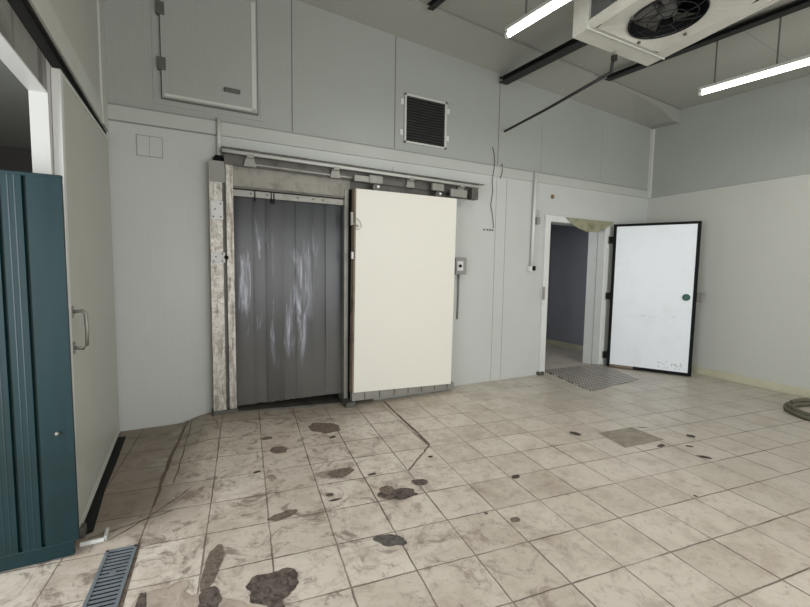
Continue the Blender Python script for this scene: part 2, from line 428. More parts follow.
# rooms beyond the three openings
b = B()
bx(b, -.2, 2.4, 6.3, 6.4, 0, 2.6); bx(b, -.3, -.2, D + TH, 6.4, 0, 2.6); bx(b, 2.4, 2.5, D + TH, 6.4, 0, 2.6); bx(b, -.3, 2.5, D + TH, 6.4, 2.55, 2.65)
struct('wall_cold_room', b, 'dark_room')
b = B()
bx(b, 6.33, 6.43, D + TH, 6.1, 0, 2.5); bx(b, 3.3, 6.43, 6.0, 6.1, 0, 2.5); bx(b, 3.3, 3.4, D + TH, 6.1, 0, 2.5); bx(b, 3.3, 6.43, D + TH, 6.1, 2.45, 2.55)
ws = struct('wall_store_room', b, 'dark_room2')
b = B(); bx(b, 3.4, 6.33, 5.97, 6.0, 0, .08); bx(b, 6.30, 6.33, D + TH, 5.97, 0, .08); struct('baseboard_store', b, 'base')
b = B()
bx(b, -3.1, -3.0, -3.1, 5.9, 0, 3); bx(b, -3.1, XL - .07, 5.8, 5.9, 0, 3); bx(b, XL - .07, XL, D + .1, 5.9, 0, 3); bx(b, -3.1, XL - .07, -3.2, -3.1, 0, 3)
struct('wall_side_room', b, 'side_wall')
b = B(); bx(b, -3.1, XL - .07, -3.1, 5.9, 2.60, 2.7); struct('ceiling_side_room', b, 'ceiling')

# ------------------------------------------------------------ floor damage (parts of the floor)
def blob(name, x, y, rx, ry, m, rot=0, seed=0, parent=floor, z=.0015, rag=.20):
    z += (seed % 31) * .00006
    b = B(); n = 40; rings = []
    c0 = b.verts.new((x, y, z + hz(x, y)))
    for f_ in (.5, 1.0):
        vs = []
        for k in range(n):
            a = 2 * PI * k / n
            r = f_ * (1 + rag * noise.noise((math.cos(a) * 1.3 + seed * 7.1, math.sin(a) * 1.3, seed)) * 1.8 + rag * .5 * noise.noise((math.cos(a) * 4, math.sin(a) * 4, seed + 9.)))
            px, py = math.cos(a) * rx * r, math.sin(a) * ry * r
            X_, Y_ = x + px * math.cos(rot) - py * math.sin(rot), y + px * math.sin(rot) + py * math.cos(rot)
            vs.append(b.verts.new((X_, Y_, z + hz(X_, Y_))))
        rings.append(vs)
    for k in range(n):
        b.faces.new((c0, rings[0][k], rings[0][(k + 1) % n])); b.faces.new((rings[0][k], rings[1][k], rings[1][(k + 1) % n], rings[0][(k + 1) % n]))
    return obj(name, b, m, parent)
for i, (x, y, rx, ry, m, rot) in enumerate([
    (.605, 3.21, .06, .065, 'cement', .2), (.55, 3.44, .05, .025, 'cement', 0), (1.05, 3.50, .115, .14, 'cement', .5), (.91, 2.675, .095, .06, 'cement', .1),
    (1.15, 2.25, .13, .06, 'cement_d', -.35), (1.10, 2.33, .05, .05, 'cement', 0), (1.34, 2.32, .055, .04, 'cement_d', -.3), (.455, 2.335, .085, .035, 'cement', .15),
    (.915, 1.865, .085, .05, 'cement_g', -.65), (.315, 1.81, .115, .10, 'cement_d', 0), (.30, 1.70, .03, .06, 'cement_d', 0), (-.02, 1.78, .20, .12, 'worn', -.3), (-.12, 1.93, .12, .10, 'worn', .3), (.08, 2.07, .035, .15, 'cement', -.25),
    (.055, 1.85, .045, .075, 'cement_d', 0), (.76, 2.43, .025, .02, 'cement_d', 0), (.77, 2.36, .04, .012, 'cement_d', 0),
    (-.40, 1.83, .03, .06, 'cement_d', 0), (-.20, 1.92, .02, .10, 'cement_d', -.1), (1.97, 2.10, .035, .022, 'chip', .2), (1.10, 2.56, .03, .012, 'chip', 0), (1.60, 2.62, .02, .015, 'chip', 0),
    (.40, 2.93, .03, .015, 'chip', .4), (1.05, 3.28, .03, .02, 'chip', .4), (1.51, 1.84, .01, .01, 'chip', 0), (1.62, 1.72, .03, .02, 'cement', 0),
    (2.975, 2.46, .035, .05, 'chip', .25), (3.85, 1.99, .03, .03, 'chip', .2), (3.50, 1.70, .05, .02, 'chip', -1.0), (3.61, 1.87, .03, .014, 'chip', -.8), (3.41, 1.98, .05, .02, 'chip', .1), (3.66, 2.30, .05, .01, 'chip', -.7), (2.83, 1.41, .012, .012, 'chip', 0)]):
    blob('cement_patch' if 'cement' in m else 'worn_area' if m == 'worn' else 'chipped_spot', x, y, rx, ry, m, rot, i + 1.3)
b = B(); vs = [b.verts.new((x, y, .0012)) for x, y in ((3.17, 2.39), (3.58, 2.35), (3.56, 2.04), (3.10, 2.08))]; b.faces.new(vs); obj('replaced_tile', b, 'hatchtile', floor)
def wig(p0, p1, n=14, a=.005, bend=0):
    out = []
    for k in range(n + 1):
        t = k / n; s = math.sin(PI * t) * bend
        out.append((p0[0] + (p1[0] - p0[0]) * t + random.uniform(-a, a) + s, p0[1] + (p1[1] - p0[1]) * t + random.uniform(-a, a)))
    return out
for p0, p1, w, bd, m in (((1.84, 3.98), (1.71, 2.81), .020, .0, 'crackc'), ((1.78, 3.98), (1.69, 2.84), .006, .0, 'crackc'), ((1.70, 2.80), (1.35, 2.50), .014, 0, 'crackc'),
                      ((-.01, 4.15), (-.20, 2.75), .018, -.02, 'crackc'), ((.02, 4.12), (-.10, 3.0), .006, 0, 'crackc'), ((.0, 2.90), (-.38, 2.50), .007, .02, 'crackc'), ((-.10, 2.66), (-.48, 2.56), .006, 0, 'crackc')):
    b = B(); ribbon(b, wig(p0, p1, bend=bd), w, .0022); obj('floor_crack', b, m, floor)
b = B(); vs = [b.verts.new((x, y, .002)) for x, y in ((-.575, 4.03), (-.465, 4.03), (-.468, 3.5), (-.478, 3.1), (-.463, 2.62), (-.575, 2.55))]; b.faces.new(vs); obj('floor_slot', b, 'gap', floor)
b = B(); prism(b, [(.40, .0), (1.50, .0), (1.50, .016), (.40, .075)], 1, 4.07, D + .2); obj('door_sill', b, 'steel_dark', floor)

# ------------------------------------------------------------ left: white ribbed sliding door, green door
t = thing('sliding_door', 'tall white ribbed sliding door with metal pull handle along left wall', 'door', (-.547, 3.3, .02))
b = B(); prism(b, [(2.59, .02), (4.13, .02), (4.13, 2.40), (2.70, 2.345)], 0, -.553, -.521); obj('panel', b, 'wall_l', t)
b = B(); prism(b, [(2.545, .02), (2.60, .02), (2.715, 2.345), (2.665, 2.343)], 0, -.5545, -.517); obj('edge_trim', b, 'white', t, .003)
b = B(); prism(b, [(2.665, 2.322), (4.13, 2.378), (4.13, 2.402), (2.665, 2.347)], 0, -.554, -.516); obj('top_rail', b, 'trim', t, .002)
b = B(); bx(b, -.524, -.516, 2.60, 4.13, .02, .06); obj('bottom_rail', b, 'trim', t, .002)
b = B(); tube(b, [(-.52, 2.675, 1.16), (-.475, 2.675, 1.165), (-.463, 2.675, 1.15), (-.460, 2.675, 1.07), (-.463, 2.675, .985), (-.475, 2.675, .97), (-.52, 2.675, .975)], .009, 10)
h = obj('pull_handle', b, 'steel_plain', t, smooth=True)
b = B(); bx(b, -.522, -.514, 2.655, 2.695, 1.13, 1.19); bx(b, -.522, -.514, 2.655, 2.695, .945, 1.005); obj('mounting_plate', b, 'steel_plain', h)
b = B(); bx(b, -.50, -.40, 2.50, 2.515, 0, .02); bx(b, -.405, -.39, 2.51, 2.60, 0, .02)
tag(obj('floor_guide', b, 'white', None, .003), 'small pale angle bracket on the floor at foot of ribbed sliding door', 'bracket')
b = B(); bx(b, -.516, -.492, 2.58, 2.64, 0, .05)
tag(obj('door_stop', b, 'steel_dark', None, .004), 'small dark block at foot of ribbed door beside the black gap', 'door stop')

t = thing('corrugated_door', 'dark green corrugated metal door in the left foreground', 'door', (-1.0, 2.44, .02))
b = B()
ztop, zb, y0 = 1.80, .012, 2.44
prof = []
x = -.487
pts = [(-.487, 0)]
for gx in (-.618, -.701, -.784, -.867, -.95, -1.033, -1.116, -1.20, -1.283, -1.366):
    pts += [(gx + .008, 0), (gx + .004, .016), (gx - .004, .016), (gx - .008, 0)]
    for rx_ in (.030, .052):
        pts += [(gx - rx_ + .004, 0), (gx - rx_, -.0015), (gx - rx_ - .004, 0)]
pts.append((-1.45, 0))
fr = [(p[0], y0 - .014 + p[1]) for p in pts]; bk = [(-1.45, y0 + .012), (-.487, y0 + .012)]
prism(b, fr + bk, 2, zb + .07, ztop - .012); obj('corrugated_sheet', b, 'green', t)
b = B(); bx(b, -1.45, -.505, y0 - .016, y0 + .012, zb, zb + .072); obj('bottom_rail', b, 'green', t, .003)
b = B(); bx(b, -1.45, -.485, y0 - .016, y0 + .012, ztop - .016, ztop); obj('top_edge', b, 'green', t, .003)
b = B(); tube(b, [(-.545, y0 - .012, .62), (-.545, y0 - .03, .62)], .008, 12); obj('bolt', b, 'steel_plain', t, smooth=True)

# ------------------------------------------------------------ strip-curtain doorway
YF = 4.08
fr_ = bpy.data.objects.new('door_1', None); C.objects.link(fr_); fr_.location = (.9, YF, 0); fr_['kind'] = 'structure'
b = B(); bx(b, .195, .302, YF, D, .03, 2.31); obj('side_post', b, 'steel', fr_, .004)
b = B(); bx(b, .300, .332, YF + .03, D, .03, 2.31); obj('post_groove', b, 'steel_dark', fr_)
b = B(); bx(b, .330, .392, YF + .005, D + .1, .03, 2.31); obj('inner_jamb', b, 'steel', fr_, .003)
b = B(); bx(b, .197, .325, YF - .004, YF, 2.14, 2.32); obj('post_cap', b, 'grey_box', fr_)
b = B(); bx(b, .188, .40, YF - .015, D, .0, .10); obj('post_foot', b, 'steel_dark', fr_, .004)
b = B(); bx(b, 1.435, 1.478, YF + .02, D + .1, .02, 2.2); obj('inner_jamb', b, 'steel_plain', fr_, .003)
b = B(); bx(b, 1.484, 1.505, YF + .0, D, .02, 2.2); obj('jamb_gasket', b, 'black', fr_, .003)
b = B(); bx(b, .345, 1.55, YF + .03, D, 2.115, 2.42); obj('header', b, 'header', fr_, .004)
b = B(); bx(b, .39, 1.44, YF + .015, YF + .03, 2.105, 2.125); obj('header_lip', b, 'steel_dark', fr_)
for z0, z1, x0, x1 in ((1.815, 1.975, .205, .305), (1.44, 1.53, .200, .315)):
    b = B(); bx(b, x0, x1, YF - .012, YF, z0, z1); pl_ = obj('latch_plate', b, 'white', fr_, .003)
    b = B()
    for (sx_, sz_) in ((.2, .15), (.8, .15), (.35, .55), (.8, .85)):
        tube(b, [(x0 + (x1 - x0) * sx_, YF - .010, z0 + (z1 - z0) * sz_), (x0 + (x1 - x0) * sx_, YF - .018, z0 + (z1 - z0) * sz_)], .007, 8)
    obj('screw_head', b, 'steel_dark', pl_)
b = B(); tube(b, [(.325, YF - .03, 1.485), (.325, YF, 1.485)], .018, 12); obj('latch_knob', b, 'black', fr_)

t = thing('strip_curtain', 'dark grey PVC strip curtain hanging in the metal-framed doorway', 'curtain', (.92, 4.15, 2.1))
b = B(); bx(b, .392, 1.436, 4.125, 4.150, 2.04, 2.10); obj('hanging_rail', b, 'steel_plain', t, .003)
edges = [.392, .545, .69, .83, .97, 1.12, 1.27, 1.436]
for i in range(7):
    xa, xb = edges[i] - (.012 if i else 0), edges[i + 1] + (.012 if i < 6 else 0)
    b = B(); n = 8; m_ = 16
    off = .010 * (i % 2)
    grid = []
    for k in range(n + 1):
        u_ = k / n; col = []
        for j in range(m_ + 1):
            w_ = j / m_; z = 2.05 - w_ * (2.05 - (.092 + .012 * random.random() if j == m_ else .092))
            x = xa + (xb - xa) * u_
            y = 4.162 + off * .9 - .006 * math.sin(PI * u_) + .004 * noise.noise((x * 3, w_ * 2.2, i * 3.1)) * w_ * 2
            col.append(b.verts.new((x + .008 * noise.noise((i * 5., w_ * 2.5, 1.)) * w_, y, z)))
        grid.append(col)
    for k in range(n):
        for j in range(m_): b.faces.new((grid[k][j], grid[k][j + 1], grid[k + 1][j + 1], grid[k + 1][j]))
    obj('strip', b, 'strip', t, smooth=True)
for x in (.545, .69, .97, 1.12, 1.22):
    b = B(); tube(b, [(x, 4.127, 2.072), (x, 4.115, 2.072)], .008, 8); obj('bolt', b, 'steel_dark', t)
for x in (.575, .72, .745):
    b = B(); bx(b, x, x + .010, 4.12, 4.124, 2.0, 2.10); obj('rail_clip', b, 'black', t)

# sliding track
t = thing('sliding_track', 'long grey overhead sliding rail above the strip curtain doorway', 'rail', (1.7, 4.05, 2.4))
b = B(); tube(b, [(.30, 4.015, 2.400), (3.04, 4.015, 2.368)], .016, 12); obj('rail_tube', b, 'trim', t, smooth=True)
b = B(); prism(b, [(.30, 2.44), (3.05, 2.41), (3.05, 2.385), (.30, 2.415)], 1, 4.03, D); obj('track_cover', b, 'steel_dark', t, .003)
b = B(); prism(b, [(.32, 2.39), (2.98, 2.36), (2.98, 2.27), (.32, 2.30)], 1, 4.07, 4.085); prism(b, [(1.5, 2.30), (2.95, 2.285), (2.95, 2.235), (1.5, 2.20)], 1, 4.10, 4.11); obj('track_plate_and_shadow', b, 'steel_dark', t)  # second, lower strip is dark to stand in for shadow between the hangers
b = B(); prism(b, [(.5, 2.325), (1.62, 2.312), (1.62, 2.298), (.5, 2.311)], 1, 4.045, 4.07); obj('lower_rail', b, 'steel_plain', t)
for x in (.53, 1.32, 2.15, 2.80):
    z = 2.395 - (x - .3) * .011
    b = B(); prism(b, [(x - .03, z), (x + .03, z), (x + .055, z - .10), (x - .055, z - .10)], 1, 4.035, 4.07); bx(b, x - .03, x + .03, 4.0, 4.05, z - .03, z + .005)
    obj('bracket', b, 'steel_plain', t, .003)
b = B(); bx(b, 2.93, 3.02, 4.0, 4.08, 2.22, 2.35); obj('end_stop', b, 'steel_dark', t, .004)
for x in (.35, .8, 1.25, 2.3, 2.9):
    z = 2.438 - (x - .3) * .011; b = B(); bx(b, x, x + .25, 4.045, 4.10, z, z + .006); obj('rust_streak', b, 'rust', t)

# cream sliding door
t = thing('sliding_door', 'flat cream sliding door parked open beside the strip curtain', 'door', (2.1, 4.0, .06))
b = B(); prism(b, [(1.498, .135), (2.690, .095), (2.712, 2.203), (1.515, 2.195)], 1, 3.98, 4.06); obj('panel', b, 'cream', t, .004)
b = B(); prism(b, [(1.480, .13), (1.497, .13), (1.514, 2.195), (1.497, 2.195)], 1, 3.982, 4.06); obj('edge_strip', b, 'cream_edge', t, .002)
b = B(); prism(b, [(1.485, .045), (2.74, .035), (2.74, .10), (1.485, .135)], 1, 3.99, 4.05); s_ = obj('bottom_seal', b, 'steel_plain', t, .002)
b = B()
for k in range(7): bx(b, 1.62 + k * .17, 1.628 + k * .17, 3.985, 3.99, .05, .125)
obj('seal_clip', b, 'steel_dark', s_)
for x in (1.73, 2.47):
    b = B(); bx(b, x - .075, x + .075, 3.985, 4.03, 2.265, 2.345); hg = obj('hanger', b, 'steel_plain', t, .006)
    b = B(); tube(b, [(x, 3.99, 2.225), (x, 4.03, 2.225)], .036, 16); tube(b, [(x, 4.0, 2.19), (x, 4.0, 2.27)], .008, 8); obj('roller', b, 'steel_dark', hg)
    b = B(); tube(b, [(x + .02, 3.975, 2.235), (x + .02, 3.99, 2.235)], .014, 10); obj('bolt', b, 'white', hg)
b = B(); bx(b, 1.50, 1.68, 3.995, 4.03, 2.27, 2.33); obj('hanger_bar', b, 'steel_plain', t, .004)
b = B(); bx(b, 2.64, 2.86, 3.995, 4.03, 2.225, 2.31); obj('hanger_bar', b, 'steel_plain', t, .004)
b = B(); bx(b, 1.452, 1.478, 3.955, 3.985, 1.83, 1.96, Matrix()); tube(b, [(1.47, 3.97, 1.86), (1.49, 3.96, 1.84), (1.53, 3.955, 1.82)], .008, 8); obj('latch', b, 'steel_plain', t, .003)
b = B(); tube(b, [(1.49, 3.965, 1.80), (1.53, 3.95, 1.79), (1.56, 3.95, 1.82), (1.545, 3.955, 1.87), (1.51, 3.96, 1.90)], .003, 6); obj('wire_loop', b, 'plastic_d', t)
b = B(); bx(b, 1.462, 1.482, 3.96, 3.985, 1.50, 1.57); obj('lower_catch', b, 'white', t, .002)
b = B(); prism(b, [(1.40, 3.93), (1.50, 3.93), (1.50, 4.1), (1.40, 4.1)], 2, 0, .05)
tag(obj('floor_stop', b, 'steel_dark', None, .005), 'dirty dark metal stop on floor at left foot of cream sliding door', 'door stop')
b = B(); prism(b, [(1.75, 4.05), (2.80, 4.06), (2.80, D), (1.75, D)], 2, 0, .034)
tag(obj('floor_guide', b, 'seam_soft', None, .004), 'grey guide strip on the floor under the cream sliding door', 'rail')

# ------------------------------------------------------------ wall fittings
t = thing('wall_hatch', 'square white hatch door with grey hinges high on back wall', 'hatch', (.24, D - .01, 2.8))
HT = 3.78
b = B(); bx(b, -.145, .625, D - .012, D, 2.79, HT + .02); obj('frame_gap', b, 'seam', t)
b = B(); bx(b, -.138, .616, D - .030, D - .010, 2.80, HT); obj('hatch_leaf', b, 'wall_up', t, .002)
b = B(); bx(b, .570, .605, D - .034, D - .029, 2.83, HT - .03); bx(b, -.12, .57, D - .034, D - .029, 2.812, 2.832); obj('edge_trim', b, 'trim', t)
b = B(); bx(b, -.20, -.165, D - .006, D, 2.775, HT); bx(b, .645, .68, D - .006, D, 2.775, 2.96); bx(b, -.20, .68, D - .006, D, 2.745, 2.775); obj('outer_frame', b, 'wall_up', t)
for z in (3.065, 3.50):
    b = B(); bx(b, -.165, -.105, D - .042, D - .008, z - .05, z + .05); obj('hinge', b, 'plastic_d', t, .003)
b = B(); bx(b, .335, .47, D - .050, D - .030, 2.935, 2.972); obj('handle', b, 'plastic_d', t, .008)

t = thing('vent_grille', 'square louvred vent grille in upper back wall', 'vent', (2.40, D, 2.78))
b = B()
for x0, x1, z0, z1 in ((2.128, 2.150, 2.775, 3.29), (2.640, 2.668, 2.775, 3.29), (2.128, 2.668, 3.268, 3.29), (2.128, 2.668, 2.775, 2.795)): bx(b, x0, x1, D - .022, D, z0, z1)
obj('frame', b, 'trim', t, .002)
box('duct_backing', 'gap', 2.14, 2.65, D - .004, D - .001, 2.785, 3.28, t)
b = B()
for k in range(16):
    z = 2.80 + k * .0298
    prism(b, [(D - .020, z), (D - .018, z - .002), (D - .005, z + .020), (D - .007, z + .022)], 0, 2.15, 2.64)
obj('louvre_panel', b, 'louvre', t)
for x, z in ((2.105, 3.20), (2.100, 2.88), (2.690, 3.20), (2.690, 2.90)):
    b = B(); bx(b, x - .018, x + .018, D - .010, D, z - .03, z + .03); obj('fixing_tab', b, 'white', t, .004)

b = B(); bx(b, -.33, -.15, D - .005, D, 2.31, 2.47)
o = tag(obj('blanking_plate', b, 'wall', None, .001), 'small square cover plate on back wall near left corner', 'plate')
b = B()
for x0, x1, z0, z1 in ((-.334, -.329, 2.306, 2.474), (-.151, -.146, 2.306, 2.474), (-.334, -.146, 2.470, 2.474), (-.334, -.146, 2.306, 2.310), (-.243, -.240, 2.31, 2.47)): bx(b, x0, x1, D - .006, D, z0, z1)
obj('plate_outline', b, 'seam_soft', o)

t = thing('wall_pipe', 'short white vertical pipe stub with black end above the metal doorpost', 'pipe', (.285, 4.13, 2.38))
b = B(); tube(b, [(.287, 4.14, 2.36), (.287, 4.14, 2.70)], .018, 14); obj('pipe', b, 'trim', t, smooth=True)
b = B(); tube(b, [(.282, 4.135, 2.325), (.282, 4.135, 2.375)], .034, 16); bx(b, .235, .33, 4.12, D, 2.33, 2.36); obj('end_fitting', b, 'black', t, smooth=False)

t = thing('cable_conduit', 'long white vertical conduit ending in a small socket left of hinged door', 'conduit', (4.02, 4.14, 1.42))
b = B(); tube(b, [(4.020, 4.140, 1.46), (4.030, 4.140, 2.68)], .020, 12); obj('conduit', b, 'white', t, smooth=True)
b = B(); bx(b, 3.965, 4.025, 4.12, D, 1.405, 1.475); obj('socket_box', b, 'white', t, .004)
b = B(); bx(b, 4.015, 4.065, 4.11, D, 1.415, 1.475); obj('cable_gland', b, 'black', t, .004)
b = B(); bx(b, 4.07, 4.12, 4.12, D, 2.02, 2.11); tube(b, [(4.09, 4.13, 2.11), (4.10, 4.13, 2.2)], .006, 8)
tag(obj('junction_box', b, 'grey_box', None, .004), 'tiny grey junction box at the top left corner of hinged door frame', 'box')
b = B(); tube(b, [(4.372, D - .012, 2.404), (4.372, D, 2.404)], .028, 16)
tag(obj('wall_plug', b, 'brownspot', None), 'small round brown plug in wall above hinged door frame', 'plug')

t = thing('switch_box', 'grey wall switch box right of the cream sliding door', 'switch', (2.87, 4.15, 1.35))
b = B(); bx(b, 2.80, 2.955, 4.10, D, 1.355, 1.552); obj('box_body', b, 'grey_box', t, .008)
b = B(); bx(b, 2.815, 2.90, 4.09, 4.10, 1.40, 1.51); obj('face_plate', b, 'white', t, .004)
b = B(); tube(b, [(2.852, 4.092, 1.455), (2.852, 4.075, 1.455)], .018, 12); obj('rotary_knob', b, 'black', t)
b = B(); tube(b, [(2.88, 4.15, 1.36), (2.885, 4.155, 1.1), (2.88, 4.16, .82)], .010, 8); obj('cable', b, 'grey_box', t, smooth=True)

b = B(); tube(b, [(3.34, D - .006, 2.90), (3.37, D - .010, 2.80), (3.365, D - .024, 2.69), (3.345, D - .010, 2.5), (3.36, D - .01, 2.38), (3.335, D - .01, 2.2), (3.37, D - .01, 2.08), (3.392, D - .008, 1.93)], .004, 6)
tag(obj('loose_cable', b, 'plastic_d', None, smooth=True), 'thin loose cable hanging crookedly on back wall between the two doors', 'cable')
for x in (3.24, 3.29, 3.33, 3.37):
    b = B(); bx(b, x, x + .02, D - .008, D, 1.895, 1.915)
    tag(obj('cable_clip', b, 'plastic_d', None), 'small dark clip in the short row on the wall at the loose cable end', 'clip', 'clips at the end of the loose cable')
b = B(); tube(b, [(3.49, D - .008, 2.72), (3.49, D - .02, 2.62), (3.47, D - .01, 2.54)], .006, 6)
tag(obj('wall_hook', b, 'plastic_d', None), 'short dark hook on the trim strip right of the loose cable', 'hook')

# ------------------------------------------------------------ hinged door on the right
fr_ = bpy.data.objects.new('door_2', None); C.objects.link(fr_); fr_.location = (4.9, D, 0); fr_['kind'] = 'structure'
b = B(); bx(b, 4.240, 4.332, D - .035, D + .22, 0, 2.155); obj('side_casing', b, 'white', fr_, .004)
b = B(); bx(b, 4.332, 5.50, D - .035, D + .22, 2.072, 2.155); obj('top_casing', b, 'white', fr_, .004)
b = B(); bx(b, 5.445, 5.545, D - .02, D + .27, 0, 2.155); obj('side_casing', b, 'white', fr_, .004)
b = B(); bx(b, 5.44, 5.452, D + .10, D + .106, 0, 2.07); obj('rebate_line', b, 'seam_soft', fr_)
b = B(); bx(b, 4.23, 4.262, D - .05, D - .033, 1.03, 1.20); obj('strike_plate', b, 'grey_box', fr_, .003)
b = B(); bx(b, 4.21, 4.30, D - .06, D, 0, .045); obj('casing_foot', b, 'steel_dark', fr_, .005)
# added sheet standing in for the yellow-brown stain at the opening head
b = B(); n = 12; top = []; bot = []
for k in range(n + 1):
    u_ = k / n; x = 4.60 + u_ * .97
    top.append(b.verts.new((x, D - .045, 2.145))); bot.append(b.verts.new((x, D - .05, 2.135 - .17 * math.sin(PI * u_) ** .8 + .01 * random.random())))
for k in range(n): b.faces.new((top[k], top[k + 1], bot[k + 1], bot[k]))
o = tag(obj('stain_sheet', b, 'rust', None), 'yellow-brown stain sheet added at top of the hinged door opening', 'flap')

H0 = Vector((5.560, 4.105, 0)); E0 = Vector((6.075, 3.190, 0))
dv = (E0 - H0); LW = dv.length; ang = math.atan2(dv.y, dv.x)
t = thing('hinged_door', 'scuffed white hinged door with black rubber edge standing wide open', 'door', tuple(H0), local=True, rotz=ang)
# local x along leaf, local -y faces the room's left (towards camera)
TT = .070
def lb(name, m, x0, x1, y0, y1, z0, z1, parent=t, bevel=.002):
    b = B(); bx(b, x0, x1, y0, y1, z0, z1); o = obj(name, b, m, None, bevel); o.parent = parent; return o
lb('panel', 'door_white', .035, LW - .035, -.006, TT, .045, 2.07)
b = B(); g_ = .042
for x0, x1, z0, z1 in ((0, g_, .012, 2.105), (LW - g_, LW, .012, 2.105), (g_, LW - g_, 2.07, 2.105), (.35, LW - g_, .012, .052)): bx(b, x0, x1, -.012, TT - .01, z0, z1)
o = obj('gasket', b, 'black', None, .004); o.parent = t
lb('kick_edge', 'cream_edge', .02, .36, -.008, .03, .012, .05)
for z in (.18, 1.06, 1.88):
    h_ = lb('hinge', 'black', -.055, .012, -.03, .03, z - .05, z + .05)
    b = B(); tube(b, [(-.03, -.015, z - .06), (-.03, -.015, z + .06)], .012, 10); o = obj('hinge_pin', b, 'steel_plain', None); o.parent = h_
b = B(); tube(b, [(LW - .115, -.006, 1.085), (LW - .115, -.022, 1.085), (LW - .115, -.03, 1.085), (LW - .115, -.045, 1.085)], [.045, .045, .034, .03], 20); o = obj('release_knob', b, 'knob_green', None, smooth=False); o.parent = t
lb('latch_body', 'steel_dark', LW, LW + .05, .02, .06, 1.02, 1.15)
b = B(); tube(b, [(LW + .02, .05, 1.06), (LW + .06, .075, 1.10), (LW + .08, .10, 1.14)], .010, 8); o = obj('latch_handle', b, 'steel_plain', None); o.parent = t
b = B()
for k in range(14):
    x = .38 + random.random() * .42; w_ = random.uniform(.01, .05); z = .80 + random.uniform(-.008, .008)
    bx(b, x, x + w_, -.0068, -.0055, z, z + .006)
for k in range(26):
    x = LW - .40 + random.random() * .32; z = .07 + random.random() * .10
    bx(b, x, x + .006, -.0068, -.0055, z, z + .018)
o = obj('scuff_marks', b, 'rust', None); o.parent = t
b = B(); lb('scratch_line', 'door_white', .06, LW - .12, -.008, -.004, .797, .807)

# chequer plate ramp on the floor
pts = [(4.44, 4.235), (4.215, 3.30), (5.27, 3.395), (5.50, 4.17)]
b = B()
lo = [b.verts.new((x, y, .001)) for x, y in pts]; hi = [b.verts.new((x, y, .006 + (.03 if y > 4 else 0))) for x, y in pts]
b.faces.new(hi); b.faces.new(lo[::-1])
for i in range(4): b.faces.new((lo[i], lo[(i + 1) % 4], hi[(i + 1) % 4], hi[i]))
tag(obj('chequer_plate', b, 'plate', None), 'grey chequer plate ramp on the floor in front of hinged door opening', 'plate')

# hose coil at the right edge
t = thing('hose_coil', 'olive grey hose lying in a loose loop on floor at right edge', 'hose', (5.82, 1.66, 0))
b = B()
def loop(cx, cy, rx, ry, z, ph=0, turns=1., n=60, jit=.01):
    return [(cx + rx * math.cos(ph + 2 * PI * turns * k / n) + jit * noise.noise((k * .2, z * 30, 0)), cy + ry * math.sin(ph + 2 * PI * turns * k / n) + jit * noise.noise((0, k * .2, z * 30)), z + .004 * math.sin(k * .5)) for k in range(n + 1)]
tube(b, loop(5.73, 1.64, .41, .37, .026, 2.2, 1.), .022, 10)
tube(b, loop(5.735, 1.635, .365, .325, .030, 2.6, 1.), .022, 10)
tube(b, loop(5.73, 1.64, .39, .35, .058, 2.0, .93), .020, 10)
obj('hose', b, 'hose', t, smooth=True)

# ------------------------------------------------------------ drain channel at bottom left
t = thing('drain_grate', 'galvanised slotted drain channel grate set in floor by green door', 'drain', (-.34, 1.9, 0))
p0 = Vector((-.311, 2.395)); p1 = Vector((-.3455, 1.98)); dd = (p1 - p0).normalized(); nn_ = Vector((-dd.y, dd.x)); Wd = .066; Lg = 1.2
ang = math.atan2(dd.y, dd.x); MT = Matrix.Translation((p0.x, p0.y, 0)) @ Matrix.Rotation(ang, 4, 'Z')
b = B(); bx(b, 0, Lg, -Wd, Wd, .0005, .0016, MT); obj('channel', b, 'gap', t)
b = B(); bx(b, 0, Lg, -Wd, -Wd + .014, .001, .008, MT); bx(b, 0, Lg, Wd - .014, Wd, .001, .008, MT); bx(b, 0, .012, -Wd, Wd, .001, .008, MT); obj('frame', b, 'galv', t)
b = B(); k = 0; x = .018
while x < Lg:
    bx(b, x + .010, x + .021, -Wd + .014, Wd - .014, .001, .006, MT); x += .0265
bx(b, .18, .20, -.012, .012, .001, .009, MT); bx(b, 0, Lg, -.004, .004, .001, .004, MT) if False else None
obj('slotted_bars', b, 'galv', t)
b = B(); vs = [b.verts.new(MT @ Vector(p)) for p in ((-.03, Wd, .001), (Lg, Wd, .001), (Lg, Wd + .03, .001), (-.03, Wd + .012, .001))]; b.faces.new(vs); obj('mortar_edge', b, 'cement', t)

